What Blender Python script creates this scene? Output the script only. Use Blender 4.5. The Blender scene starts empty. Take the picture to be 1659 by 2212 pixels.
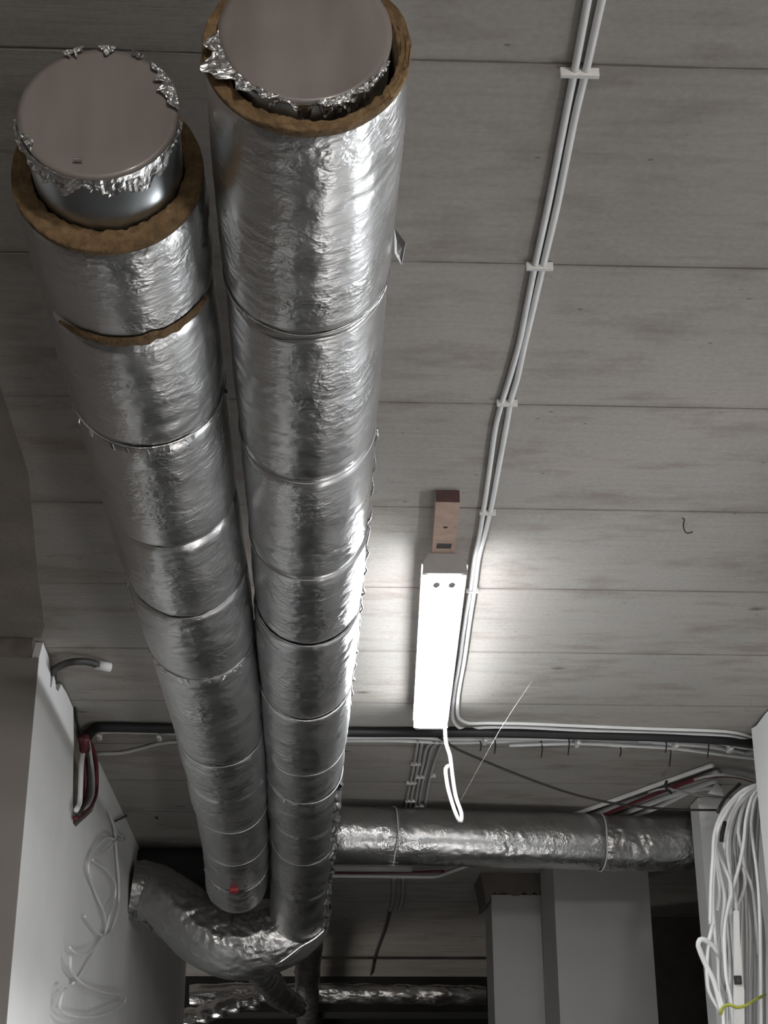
import bpy, math, random
import numpy as np
from mathutils import Vector, Matrix

random.seed(7)
rng = np.random.default_rng(11)
SC = bpy.context.scene
COL = SC.collection

# ------------------------------------------------------------------ camera
F = 3400.0
TH = math.atan(1494 / 3400)
YAW = math.radians(2.7)
ROLL = math.radians(0.25)
EYE = 1.6                       # camera height above the floor
HC = 1.4                        # ceiling height above the camera


def vec(a, b, f=1.0):
    c, s = math.cos(ROLL), math.sin(ROLL)
    a, b = a * c + b * s, -a * s + b * c
    y = f * math.cos(TH) - b * math.sin(TH)
    z = f * math.sin(TH) + b * math.cos(TH)
    return Vector((a * math.cos(YAW) + y * math.sin(YAW),
                   -a * math.sin(YAW) + y * math.cos(YAW), z))


def ray(px, py):
    return vec((px - 829.5) / F, -(py - 1106) / F)


def AZ(px, py, h=HC):           # point of the horizontal plane h above the camera
    r = ray(px, py)
    p = r * (h / r.z)
    return Vector((p.x, p.y, p.z + EYE))


def AY(px, py, Y):              # point of the frontal plane at distance Y
    r = ray(px, py)
    p = r * (Y / r.y)
    return Vector((p.x, p.y, p.z + EYE))


def AX(px, py, X):              # point of a corridor side plane
    r = ray(px, py)
    p = r * (X / r.x)
    return Vector((p.x, p.y, p.z + EYE))


cam_d = bpy.data.cameras.new('camera')
cam = bpy.data.objects.new('camera', cam_d)
COL.objects.link(cam)
cam_d.sensor_fit = 'VERTICAL'
cam_d.sensor_height = 24.0
cam_d.lens = F / 2212 * 24.0
cam_d.clip_end = 100
r_, u_, f_ = vec(1, 0, 0), vec(0, 1, 0), vec(0, 0, 1)
M3 = Matrix((r_, u_, -f_)).transposed()
cam.matrix_world = Matrix.Translation((0, 0, EYE)) @ M3.to_4x4()
SC.camera = cam

# ------------------------------------------------------------------ light and exposure
SC.view_settings.view_transform = 'Standard'
SC.view_settings.look = 'None'
SC.view_settings.gamma = 1
SC.view_settings.use_curve_mapping = False
SC.view_settings.exposure = 0.0
LAMP_E = 42.0
W = bpy.data.worlds.new('world')
SC.world = W
W.use_nodes = True
W.node_tree.nodes['Background'].inputs[0].default_value = (0.5, 0.5, 0.52, 1)
W.node_tree.nodes['Background'].inputs[1].default_value = 0.0


def area(name, loc, rot, sx, sy, power, color):
    l = bpy.data.lights.new(name, 'AREA')
    l.shape = 'RECTANGLE'
    l.size, l.size_y = sx, sy
    l.energy = power
    l.color = color
    o = bpy.data.objects.new(name, l)
    COL.objects.link(o)
    o.location = loc
    o.rotation_euler = rot
    return o


# added off-frame lights without fixtures: general fill and foil highlights
def point_light(name, loc, radius, power, color):
    l = bpy.data.lights.new(name, 'POINT')
    l.shadow_soft_size = radius
    l.energy = power
    l.color = color
    o = bpy.data.objects.new(name, l)
    COL.objects.link(o)
    o.location = loc


area('fill_light_near', (1.02, 1.7, 2.86), (0, math.radians(12), 0), 0.12, 1.2, 15, (0.97, 0.98, 1.0))  # unseen lamp added to light the left wall and right duct flank
point_light('fill_light_behind', (0.9, -2.6, 2.45), 0.15, 215, (1.0, 0.93, 0.87))  # added fill behind the camera for the ambient level
point_light('fill_light_far', (-1.6, 10.4, 0.5), 0.40, 70, (1.0, 0.95, 0.90))  # added fill that lifts the far ceiling, source unseen
point_light('fill_light_corridor', (1.10, 4.2, 0.6), 0.20, 18, (1.0, 0.97, 0.94))  # added fill for the left wall and the hanging cables
area('highlight_light_side', (1.36, 2.9, 2.05), (0, math.radians(78), 0), 0.16, 1.2, 10, (0.97, 0.98, 1.0))  # added strip that makes the long highlight on the right duct


# ------------------------------------------------------------------ materials
def nt(name):
    m = bpy.data.materials.new(name)
    m.use_nodes = True
    t = m.node_tree
    return m, t, t.nodes['Principled BSDF']


def N(t, kind, **kw):
    n = t.nodes.new(kind)
    for k, v in kw.items():
        if k.startswith('i_'):
            key = k[2:]
            key = int(key) if key.isdigit() else key.replace('_', ' ')
            n.inputs[key].default_value = v
        else:
            setattr(n, k, v)
    return n


def pos(t, scale=(1, 1, 1)):
    g = N(t, 'ShaderNodeNewGeometry')
    m = N(t, 'ShaderNodeMapping')
    m.inputs['Scale'].default_value = scale
    t.links.new(g.outputs['Position'], m.inputs['Vector'])
    return m.outputs['Vector']


def noise(t, scale, s, detail=4, rough=0.55):
    n = N(t, 'ShaderNodeTexNoise', i_Scale=s, i_Detail=detail, i_Roughness=rough)
    t.links.new(pos(t, scale), n.inputs['Vector'])
    return n.outputs['Fac']


def ramp(t, fac, stops):
    r = N(t, 'ShaderNodeValToRGB')
    e = r.color_ramp.elements
    while len(e) < len(stops):
        e.new(0.5)
    for el, (p, c) in zip(e, stops):
        el.position = p
        el.color = (c[0], c[1], c[2], 1) if hasattr(c, '__len__') else (c, c, c, 1)
    t.links.new(fac, r.inputs[0])
    return r.outputs[0]


def mul(t, a, b, fac=1.0):
    m = N(t, 'ShaderNodeMix', data_type='RGBA', blend_type='MULTIPLY')
    m.inputs[0].default_value = fac
    t.links.new(a, m.inputs[6])
    t.links.new(b, m.inputs[7])
    return m.outputs[2]


def mixc(t, fac, a, b):
    m = N(t, 'ShaderNodeMix', data_type='RGBA')
    t.links.new(fac, m.inputs[0])
    for s, k in ((a, 6), (b, 7)):
        if hasattr(s, '__len__'):
            m.inputs[k].default_value = (*s, 1)
        else:
            t.links.new(s, m.inputs[k])
    return m.outputs[2]


def mth(t, op, a, b=None):
    m = N(t, 'ShaderNodeMath', operation=op)
    for k, s in ((0, a), (1, b)):
        if s is None:
            continue
        if isinstance(s, (int, float)):
            m.inputs[k].default_value = s
        else:
            t.links.new(s, m.inputs[k])
    return m.outputs[0]


def bump(t, bs, h, strength, dist=0.005, prev=None):
    b = N(t, 'ShaderNodeBump', i_Strength=strength, i_Distance=dist)
    t.links.new(h, b.inputs['Height'])
    if prev:
        t.links.new(prev, b.inputs['Normal'])
    t.links.new(b.outputs[0], bs.inputs['Normal'])
    return b.outputs[0]


def simple(name, col, rough=0.5, metal=0.0, var=0.15, ns=20, bstr=0.0, bs_=60):
    m, t, bs = nt(name)
    n = noise(t, (1, 1, 1), ns)
    lo = tuple(c * (1 - var) for c in col)
    hi = tuple(min(1, c * (1 + var)) for c in col)
    t.links.new(ramp(t, n, [(0.3, lo), (0.7, hi)]), bs.inputs['Base Color'])
    bs.inputs['Roughness'].default_value = rough
    bs.inputs['Metallic'].default_value = metal
    if bstr:
        bump(t, bs, noise(t, (1, 1, 1), bs_), bstr, 0.003)
    return m


def concrete_ceiling():
    m, t, bs = nt('board_marked_concrete')
    big = noise(t, (0.8, 0.8, 1), 1.6, 3)
    base = ramp(t, big, [(0.30, (0.335, 0.315, 0.29)), (0.5, (0.385, 0.37, 0.345)), (0.72, (0.43, 0.395, 0.365))])
    grain = noise(t, (1.2, 22, 1), 3.0, 6, 0.65)
    base = mul(t, base, ramp(t, grain, [(0.25, 0.80), (0.5, 1.0), (0.75, 1.10)]), 0.55)
    fine = noise(t, (1, 1, 1), 90, 3)
    base = mul(t, base, ramp(t, fine, [(0.3, 0.9), (0.7, 1.08)]), 0.8)
    blot = noise(t, (1, 2.5, 1), 5.5, 3)
    base = mul(t, base, ramp(t, blot, [(0.28, (0.74, 0.69, 0.66)), (0.50, (1, 1, 1))]), 0.9)
    # knots and blow holes
    v = N(t, 'ShaderNodeTexVoronoi', i_Scale=3.2)
    t.links.new(pos(t, (1, 1.7, 1)), v.inputs['Vector'])
    base = mul(t, base, ramp(t, v.outputs['Distance'], [(0.02, (0.34, 0.32, 0.31)), (0.05, (0.6, 0.58, 0.56)), (0.085, (1, 1, 1))]), 0.9)
    v2 = N(t, 'ShaderNodeTexVoronoi', i_Scale=11.0)
    t.links.new(pos(t, (1, 1.6, 1)), v2.inputs['Vector'])
    base = mul(t, base, ramp(t, v2.outputs['Distance'], [(0.03, (0.45, 0.43, 0.42)), (0.07, (1, 1, 1))]), 0.8)
    # formwork seams every 0.492 m along Y with a dirty, broken line
    g = N(t, 'ShaderNodeNewGeometry')
    sx = N(t, 'ShaderNodeSeparateXYZ')
    t.links.new(g.outputs['Position'], sx.inputs[0])
    wob = mth(t, 'MULTIPLY', mth(t, 'SUBTRACT', noise(t, (1, 0.2, 1), 1.4, 2), 0.5), 0.012)
    y = mth(t, 'ADD', mth(t, 'SUBTRACT', sx.outputs['Y'], 1.678 - 0.246 - 4.92), wob)
    fr = mth(t, 'ABSOLUTE', mth(t, 'SUBTRACT', mth(t, 'FRACT', mth(t, 'DIVIDE', y, 0.492)), 0.5))
    brk = noise(t, (1, 0.6, 1), 3.3, 4, 0.7)
    wid = mth(t, 'MULTIPLY', ramp(t, brk, [(0.42, 0.0), (0.56, 1.0)]), 0.0055)
    wid = mth(t, 'ADD', wid, 0.0015)
    line = mth(t, 'SUBTRACT', 1.0, mth(t, 'SMOOTH_MIN', mth(t, 'DIVIDE', fr, wid), 1.0))
    line = mth(t, 'MAXIMUM', line, 0.0)
    halo = mth(t, 'MAXIMUM', mth(t, 'SUBTRACT', 1.0, mth(t, 'DIVIDE', fr, 0.03)), 0.0)
    base = mixc(t, mth(t, 'MULTIPLY', line, 0.8), base, (0.055, 0.048, 0.042))
    base = mixc(t, mth(t, 'MULTIPLY', halo, 0.28), base, (0.13, 0.11, 0.10))
    t.links.new(base, bs.inputs['Base Color'])
    bs.inputs['Roughness'].default_value = 0.85
    b1 = bump(t, bs, mth(t, 'MULTIPLY', line, -1.0), 0.8, 0.004)
    b2 = bump(t, bs, grain, 0.25, 0.004, b1)
    bump(t, bs, fine, 0.15, 0.002, b2)
    return m


def plaster(name, col, brown=None):
    m, t, bs = nt(name)
    n = noise(t, (1, 1, 1), 2.2, 4)
    c = ramp(t, n, [(0.3, tuple(x * 0.93 for x in col)), (0.7, tuple(min(1, x * 1.04) for x in col))])
    t.links.new(c, bs.inputs['Base Color'])
    bs.inputs['Roughness'].default_value = 0.8
    bump(t, bs, noise(t, (1, 1, 1), 160, 3), 0.12, 0.002)
    return m


def foil(name, tone=0.78, r0=0.26, r1=0.36, bstr=1.0, dirt=0.0):
    m, t, bs = nt(name)
    n1 = noise(t, (1, 1, 1), 8, 4)
    c = ramp(t, n1, [(0.3, (tone * 0.86, tone * 0.87, tone * 0.88)), (0.7, (tone, tone * 1.005, tone * 1.01))])
    if dirt:
        n2 = noise(t, (1, 1, 1), 5, 5)
        c = mixc(t, ramp(t, n2, [(0.45, 0.0), (0.7, dirt)]), c, (0.25, 0.22, 0.19))
    t.links.new(c, bs.inputs['Base Color'])
    bs.inputs['Metallic'].default_value = 1.0
    t.links.new(ramp(t, noise(t, (1, 1, 1), 14, 3), [(0.3, r0), (0.7, r1)]), bs.inputs['Roughness'])
    # crumples: warped cell facets at two sizes, masked so that some areas stay smooth
    warp = N(t, 'ShaderNodeTexNoise', i_Scale=18, i_Detail=3)
    p = pos(t)
    t.links.new(p, warp.inputs['Vector'])
    vm = N(t, 'ShaderNodeVectorMath', operation='SCALE')
    t.links.new(warp.outputs['Color'], vm.inputs[0])
    vm.inputs['Scale'].default_value = 0.035
    va = N(t, 'ShaderNodeVectorMath', operation='ADD')
    t.links.new(p, va.inputs[0])
    t.links.new(vm.outputs[0], va.inputs[1])
    v1 = N(t, 'ShaderNodeTexVoronoi', i_Scale=72, feature='F1')
    v2 = N(t, 'ShaderNodeTexVoronoi', i_Scale=165, feature='F1')
    for v in (v1, v2):
        t.links.new(va.outputs[0], v.inputs['Vector'])
    mask = ramp(t, noise(t, (1, 0.7, 1), 9, 3), [(0.42, 0.10), (0.66, 1.0)])
    h = mth(t, 'ADD', v1.outputs['Distance'], mth(t, 'MULTIPLY', v2.outputs['Distance'], 0.45))
    h = mth(t, 'MULTIPLY', h, mask)
    b1 = bump(t, bs, h, 0.42 * bstr, 0.003)
    circ = noise(t, (9, 45, 9), 2.4, 5, 0.6)
    b2 = bump(t, bs, circ, 0.22 * bstr, 0.003, b1)
    bump(t, bs, noise(t, (1, 1, 1), 220, 2), 0.10 * bstr, 0.001, b2)
    return m


def wool(name):
    m, t, bs = nt(name)
    n = noise(t, (1, 1, 1), 55, 6, 0.7)
    c = ramp(t, n, [(0.28, (0.07, 0.044, 0.02)), (0.5, (0.165, 0.105, 0.05)), (0.75, (0.27, 0.185, 0.095))])
    t.links.new(c, bs.inputs['Base Color'])
    bs.inputs['Roughness'].default_value = 0.95
    bump(t, bs, noise(t, (1, 1, 1), 130, 5), 0.8, 0.004)
    return m


def film(name):
    m, t, bs = nt(name)
    n = noise(t, (9, 1, 2), 1.3, 4)
    c = ramp(t, n, [(0.3, (0.15, 0.130, 0.12)), (0.5, (0.20, 0.176, 0.165)), (0.7, (0.225, 0.202, 0.19))])
    t.links.new(c, bs.inputs['Base Color'])
    bs.inputs['Roughness'].default_value = 0.42
    bs.inputs['Coat Weight'].default_value = 0.3
    bs.inputs['Coat Roughness'].default_value = 0.12
    w = noise(t, (1, 14, 14), 1.6, 4)
    bump(t, bs, w, 0.25, 0.004)
    return m


def emit(name, col, s):
    m, t, bs = nt(name)
    bs.inputs['Base Color'].default_value = (0.9, 0.9, 0.9, 1)
    bs.inputs['Emission Color'].default_value = (*col, 1)
    bs.inputs['Emission Strength'].default_value = s
    n = noise(t, (1, 1, 1), 3)
    t.links.new(ramp(t, n, [(0, 0.39), (1, 0.41)]), bs.inputs['Roughness'])
    return m


M = dict(
    ceil=concrete_ceiling(),
    strip=simple('darker_brown_soffit', (0.25, 0.222, 0.20), 0.9, var=0.14, ns=7, bstr=0.4, bs_=50),
    rawc=simple('raw_concrete', (0.20, 0.175, 0.15), 0.9, var=0.3, ns=12, bstr=0.5, bs_=40),
    darkc=simple('dark_raw_concrete', (0.14, 0.125, 0.11), 0.9, var=0.2, ns=6, bstr=0.3),
    black=simple('unlit_room_and_pipe_black', (0.03, 0.03, 0.03), 0.9, var=0.3, ns=4),  # darkness of the unlit back room put into the colour; also the dark pipe
    white=plaster('white_plaster', (0.80, 0.805, 0.80)),
    colp=plaster('grey_white_plaster', (0.44, 0.44, 0.435)),
    grey=plaster('grey_plaster', (0.27, 0.25, 0.235)),
    floor=simple('floor_screed', (0.085, 0.082, 0.08), 0.85, var=0.2, ns=3, bstr=0.2),
    foil=foil('aluminium_foil', 0.62, 0.27, 0.38),
    foil2=foil('aluminium_foil_dull', 0.60, 0.32, 0.45, 1.3, 0.35),
    tape=foil('aluminium_tape', 0.72, 0.22, 0.32, 1.1),
    galv=simple('galvanised_steel', (0.50, 0.54, 0.57), 0.33, 1.0, 0.12, 14),
    wool=wool('mineral_wool'),
    film=film('stretch_film'),
    wire=simple('steel_wire', (0.5, 0.5, 0.5), 0.4, 0.8, 0.1),
    cable=simple('white_pvc_cable', (0.80, 0.81, 0.81), 0.5, 0, 0.06, 9),
    cable2=simple('grey_pvc_cable', (0.42, 0.42, 0.42), 0.5, 0, 0.1, 9),
    clip=simple('white_nylon', (0.68, 0.68, 0.67), 0.5, 0, 0.05),
    blackp=simple('black_rubber', (0.009, 0.009, 0.010), 0.5, 0, 0.3, 9),
    dgrey=simple('dark_grey_sheath', (0.045, 0.043, 0.042), 0.5, 0, 0.2, 9),
    red=simple('dark_red_sheath', (0.11, 0.014, 0.022), 0.45, 0, 0.3, 12),
    redb=simple('red_plastic', (0.30, 0.012, 0.02), 0.4, 0, 0.2, 12),
    wood=simple('planed_wood', (0.42, 0.30, 0.24), 0.7, 0, 0.15, 30),
    shadew=simple('shaded_wood_end', (0.085, 0.045, 0.04), 0.8, 0, 0.2, 30),  # wood darkened for the end face turned away from the lamp
    house=simple('lamp_housing_plastic', (0.32, 0.31, 0.30), 0.5, 0, 0.06),
    lamp=emit('opal_diffuser', (0.96, 0.985, 1.0), LAMP_E),
    lilac=simple('lamp_end_plastic', (0.6, 0.6, 0.66), 0.4, 0, 0.05),
    yellow=simple('yellow_green_tape', (0.42, 0.44, 0.06), 0.5, 0, 0.2, 30),
    cream=simple('cream_paper', (0.55, 0.48, 0.36), 0.8, 0, 0.15, 30),
)


# ------------------------------------------------------------------ mesh helpers
def mesh_obj(name, verts, faces, mat, parent=None, smooth=True):
    me = bpy.data.meshes.new(name)
    me.from_pydata([tuple(v) for v in verts], [], faces)
    me.materials.append(M[mat] if isinstance(mat, str) else mat)
    if smooth:
        me.polygons.foreach_set('use_smooth', [True] * len(me.polygons))
    me.update()
    o = bpy.data.objects.new(name, me)
    COL.objects.link(o)
    if parent:
        o.parent = parent
    return o


def tag(o, label=None, cat=None, group=None, kind=None):
    if label:
        o['label'] = label
    if cat:
        o['category'] = cat
    if group:
        o['group'] = group
    if kind:
        o['kind'] = kind
    return o


def empty(name, loc, label, cat, group=None):
    """an Empty at the thing's base; parts are given in world coordinates"""
    o = bpy.data.objects.new(name, None)
    o.empty_display_size = 0.05
    COL.objects.link(o)
    o.location = loc
    return tag(o, label, cat, group)


def under(o, parent):
    """parent o (built in world coordinates) to an Empty, keeping it in place"""
    o.parent = parent
    o.matrix_parent_inverse = Matrix.Translation(-Vector(root_loc(parent)))
    return o


def root_loc(p):
    l = Vector((0, 0, 0))
    while p is not None:
        l += Vector(p.location)
        p = p.parent
    return l


def box(name, lo, hi, mat, parent=None, bev=0.0, kind=None):
    import bmesh
    bm = bmesh.new()
    bmesh.ops.create_cube(bm, size=1)
    lo, hi = Vector(lo), Vector(hi)
    for v in bm.verts:
        v.co = Vector(((lo[i] + hi[i]) / 2 + v.co[i] * (hi[i] - lo[i]) for i in range(3)))
    if bev:
        bmesh.ops.bevel(bm, geom=bm.edges[:], offset=bev, segments=3, affect='EDGES', profile=0.5)
    me = bpy.data.meshes.new(name)
    bm.to_mesh(me)
    bm.free()
    me.materials.append(M[mat])
    o = bpy.data.objects.new(name, me)
    COL.objects.link(o)
    if parent:
        under(o, parent)
    if kind:
        o['kind'] = kind
    return o


def spline(pts, step):
    P = [Vector(p) for p in pts]
    if len(P) == 2:
        n = max(1, int((P[1] - P[0]).length / step))
        return [P[0].lerp(P[1], i / n) for i in range(n + 1)]
    Q = [P[0] * 2 - P[1]] + P + [P[-1] * 2 - P[-2]]
    out = []
    for i in range(1, len(Q) - 2):
        p0, p1, p2, p3 = Q[i - 1:i + 3]
        n = max(2, int((p2 - p1).length / step))
        for k in range(n):
            t = k / n
            # centripetal-like tension keeps the curve from overshooting
            m1 = (p2 - p0) * 0.5
            m2 = (p3 - p1) * 0.5
            L = (p2 - p1).length
            if m1.length > L:
                m1 = m1.normalized() * L
            if m2.length > L:
                m2 = m2.normalized() * L
            t2, t3 = t * t, t * t * t
            out.append(p1 * (2 * t3 - 3 * t2 + 1) + m1 * (t3 - 2 * t2 + t) + p2 * (-2 * t3 + 3 * t2) + m2 * (t3 - t2))
    out.append(P[-1])
    return out


def frames(pts):
    T = []
    for i in range(len(pts)):
        a = pts[max(0, i - 1)]
        b = pts[min(len(pts) - 1, i + 1)]
        T.append((b - a).normalized())
    up = Vector((0, 0, 1)) if abs(T[0].z) < 0.9 else Vector((0, 1, 0))
    n = (up - T[0] * up.dot(T[0])).normalized()
    Nn = []
    for t in T:
        n = (n - t * n.dot(t)).normalized()
        Nn.append(n)
    return T, Nn


def tube(name, pts, r, mat, parent=None, seg=8, step=0.03, flat=1.0, raw=False):
    """swept tube with closed ends; flat > 1 widens it sideways (flat cable)"""
    P = [Vector(p) for p in pts] if raw else spline(pts, step)
    T, Nn = frames(P)
    V, Fc = [], []
    for i, p in enumerate(P):
        b = T[i].cross(Nn[i])
        for k in range(seg):
            a = 2 * math.pi * k / seg
            V.append(p + Nn[i] * (math.cos(a) * r) + b * (math.sin(a) * r * flat))
    for i in range(len(P) - 1):
        for k in range(seg):
            k2 = (k + 1) % seg
            Fc.append((i * seg + k, i * seg + k2, (i + 1) * seg + k2, (i + 1) * seg + k))
    Fc.append(tuple(range(seg))[::-1])
    Fc.append(tuple((len(P) - 1) * seg + k for k in range(seg)))
    o = mesh_obj(name, V, Fc, mat)
    if parent:
        under(o, parent)
    return o


def vnoise(x, y, z, seed=0):
    xi, yi, zi = np.floor(x).astype(np.int64), np.floor(y).astype(np.int64), np.floor(z).astype(np.int64)
    xf, yf, zf = x - xi, y - yi, z - zi
    u, v, w = (f * f * (3 - 2 * f) for f in (xf, yf, zf))

    def h(a, b, c):
        n = (a * 374761393 + b * 668265263 + c * 2147483647 + seed * 974634777) & 0xFFFFFFFF
        n = ((n ^ (n >> 13)) * 1274126177) & 0xFFFFFFFF
        n = n ^ (n >> 16)
        return (n & 0xFFFF) / 65535.0
    r = 0
    for dx in (0, 1):
        for dy in (0, 1):
            for dz in (0, 1):
                wt = (u if dx else 1 - u) * (v if dy else 1 - v) * (w if dz else 1 - w)
                r = r + wt * h(xi + dx, yi + dy, zi + dz)
    return r * 2 - 1


def sweep_noisy(name, pts, rfun, mat, parent=None, seg=160, step=0.006, amp=0.002, wr=1.0, seed=0, thick=0.0,
                ends=True, ragged=0.0):
    """crumpled foil sleeve along pts. rfun(s, L, theta) gives the radius (numpy)."""
    P = spline(pts, step)
    T, Nn = frames(P)
    P_ = np.array([tuple(p) for p in P])
    T_ = np.array([tuple(p) for p in T])
    N_ = np.array([tuple(p) for p in Nn])
    B_ = np.cross(T_, N_)
    S = np.concatenate([[0], np.cumsum(np.linalg.norm(np.diff(P_, axis=0), axis=1))])
    th = np.linspace(0, 2 * math.pi, seg, endpoint=False)
    SS, TT = np.meshgrid(S, th, indexing='ij')
    R = rfun(SS, S[-1], TT)
    cx, sx = np.cos(TT), np.sin(TT)
    s0 = SS + seed * 3.7
    a = 1 - np.abs(vnoise(cx * 2.2, sx * 2.2, s0 * 38 + cx * 1.5, seed)) * 2
    b = 1 - np.abs(vnoise(cx * 5 + 4, sx * 5, s0 * 85 + sx * 5, seed + 5)) * 2
    c = vnoise(cx * 9, sx * 9, s0 * 60, seed + 9)
    d = vnoise(cx * 1.3, sx * 1.3, s0 * 7, seed + 13)
    mask = np.clip(vnoise(cx * 1.6 + 9, sx * 1.6, s0 * 6, seed + 3) * 1.6 + 0.35, 0.05, 1) * wr
    R = R + amp * (mask * (a * 0.9 + b * 0.55) + c * 0.35 + d * 1.1)
    SSs = SS.copy()
    off = np.zeros_like(SS)
    if ragged:
        e = np.zeros_like(SS)
        jag = vnoise(cx * 9, sx * 9, np.zeros_like(SS) + seed, seed + 21) * ragged
        wgt = np.clip(1 - SS / (ragged * 3), 0, 1)
        off = jag * wgt
    X = P_[:, None, :] + N_[:, None, :] * (cx * R)[..., None] + B_[:, None, :] * (sx * R)[..., None] + T_[:, None, :] * off[..., None]
    n = len(S)
    V = X.reshape(-1, 3)
    i = np.arange(n - 1)[:, None] * seg
    k = np.arange(seg)[None, :]
    k2 = (k + 1) % seg
    Fq = np.stack([i + k, i + k2, i + seg + k2, i + seg + k], -1).reshape(-1, 4)
    me = bpy.data.meshes.new(name)
    me.vertices.add(len(V))
    me.vertices.foreach_set('co', V.ravel())
    me.loops.add(Fq.size)
    me.loops.foreach_set('vertex_index', Fq.ravel())
    me.polygons.add(len(Fq))
    me.polygons.foreach_set('loop_start', np.arange(len(Fq)) * 4)
    me.polygons.foreach_set('use_smooth', [True] * len(Fq))
    me.update(calc_edges=True)
    me.materials.append(M[mat])
    o = bpy.data.objects.new(name, me)
    COL.objects.link(o)
    if parent:
        under(o, parent)
    return o


def ring(name, c, t, r, rr, mat, parent, seg=72, wob=0.0, seed=0, a0=0, a1=2 * math.pi):
    """wire ring (or arc) around a duct; angle 0 is up"""
    t = Vector(t).normalized()
    up = Vector((0, 0, 1))
    n = (up - t * up.dot(t)).normalized()
    b = t.cross(n)
    rd = random.Random(seed)
    ph = rd.random() * 6
    pts = []
    for k in range(seg + 1):
        a = a0 + (a1 - a0) * k / seg
        w = wob * (math.sin(2 * a + ph) + 0.5 * math.sin(5 * a + ph * 2))
        pts.append(Vector(c) + (n * math.cos(a) + b * math.sin(a)) * r + t * w)
    return tube(name, pts, rr, mat, parent, seg=6, raw=True)


def annulus(name, c, t, r0, r1, depth, mat, parent, seed=0, seg=128, rough=0.004, off=(0, 0)):
    """a sleeve of mineral wool: outer and inner wall and a rough front face. off moves the bore."""
    t = Vector(t).normalized()
    up = Vector((0, 0, 1))
    n = (up - t * up.dot(t)).normalized()
    b = t.cross(n)
    rings = [(r1 - 0.014, depth), (r1 - 0.010, 0.022), (r1 - 0.001, 0.010), (r1 - 0.001, 0.003)]
    K = 10
    for k in range(K + 1):
        rings.append((r1 - 0.002 - (r1 - r0 - 0.002) * k / K, 0.0))
    rings.append((r0, 0.01))
    rings.append((r0, depth))
    V, Fc = [], []
    m = len(rings)
    for j, (r, d) in enumerate(rings):
        q = (r1 - r) / (r1 - r0)
        for k in range(seg):
            a = 2 * math.pi * k / seg
            x, y = math.cos(a), math.sin(a)
            nz = float(vnoise(np.array(x * 14. + j * .8), np.array(y * 14.), np.array(j * 1.3), seed))
            n2 = float(vnoise(np.array(x * 3.), np.array(y * 3.), np.array(0.5), seed + 1))
            rr = r + (nz * rough * 0.5 if 3 < j else 0)
            dd = d + ((nz * rough + n2 * rough * 1.5) if 2 < j < m - 1 else 0)
            V.append(Vector(c) + n * (x * rr + off[1] * q) + b * (y * rr + off[0] * q) + t * dd)
    for j in range(m - 1):
        for k in range(seg):
            k2 = (k + 1) % seg
            Fc.append((j * seg + k, (j + 1) * seg + k, (j + 1) * seg + k2, j * seg + k2))
    o = mesh_obj(name, V, Fc, mat)
    under(o, parent)
    return o


def disc(name, c, t, r, mat, parent, seg=96, dome=0.003, seed=0):
    t = Vector(t).normalized()
    up = Vector((0, 0, 1))
    n = (up - t * up.dot(t)).normalized()
    b = t.cross(n)
    V, Fc = [Vector(c) - t * dome], []
    K = 14
    for j in range(1, K + 1):
        q = j / K
        for k in range(seg):
            a = 2 * math.pi * k / seg
            x, y = math.cos(a) * q, math.sin(a) * q
            w = float(vnoise(np.array(x * 2.5 + seed), np.array(y * 2.5), np.array(0.3), seed)) * 0.0022 * (1 - q ** 4)
            V.append(Vector(c) + n * (x * r) + b * (y * r) - t * (dome * (1 - q * q) + w))
    for k in range(seg):
        Fc.append((0, 1 + k, 1 + (k + 1) % seg))
    for j in range(K - 1):
        for k in range(seg):
            k2 = (k + 1) % seg
            a0 = 1 + j * seg
            Fc.append((a0 + k, a0 + seg + k, a0 + seg + k2, a0 + k2))
    # rim turned back over the tube
    a0 = 1 + (K - 1) * seg
    base = len(V)
    for k in range(seg):
        a = 2 * math.pi * k / seg
        V.append(Vector(c) + n * (math.cos(a) * r) + b * (math.sin(a) * r) + t * 0.006)
    for k in range(seg):
        k2 = (k + 1) % seg
        Fc.append((a0 + k, base + k, base + k2, a0 + k2))
    o = mesh_obj(name, V, Fc, mat)
    under(o, parent)
    return o


def ragged_strip(name, c, t, r, a0, a1, w0, w1, mat, parent, seed=0, seg=90, lift=0.003, jag=0.012, K=8, fold=0.0):
    """crumpled tape stuck round a tube rim from angle a0 to a1 (0 = up, clockwise seen from the front is +)"""
    t = Vector(t).normalized()
    up = Vector((0, 0, 1))
    n = (up - t * up.dot(t)).normalized()
    b = t.cross(n)
    V, Fc = [], []
    for i in range(seg + 1):
        u = i / seg
        a = a0 + (a1 - a0) * u
        env = math.sin(math.pi * min(1, max(0, u))) ** 0.35
        j1 = float(vnoise(np.array(u * 17.), np.array(3.), np.array(1.), seed)) * jag
        j2 = float(vnoise(np.array(u * 40.), np.array(7.), np.array(1.), seed + 2)) * jag * 0.5
        lo = w0
        hi = w0 + (w1 - w0 + j1 + j2) * env
        for k in range(K + 1):
            q = k / K
            d = lo + (hi - lo) * q
            x = float(vnoise(np.array(u * 46.), np.array(q * 5.), np.array(2.), seed + 4))
            rr = r + lift + abs(x) * 0.0045 * (0.3 + q) + fold * q * max(0, j1) * 20
            V.append(Vector(c) + n * (math.cos(a) * rr) + b * (math.sin(a) * rr) + t * d)
    for i in range(seg):
        for k in range(K):
            p = i * (K + 1) + k
            Fc.append((p, p + 1, p + K + 2, p + K + 1))
    o = mesh_obj(name, V, Fc, mat, smooth=False)
    under(o, parent)
    sm = o.modifiers.new('thickness', 'SOLIDIFY')
    sm.thickness = 0.0006
    return o


Z = EYE


def P3(x, y, h):
    return Vector((x, y, h + Z))


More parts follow.
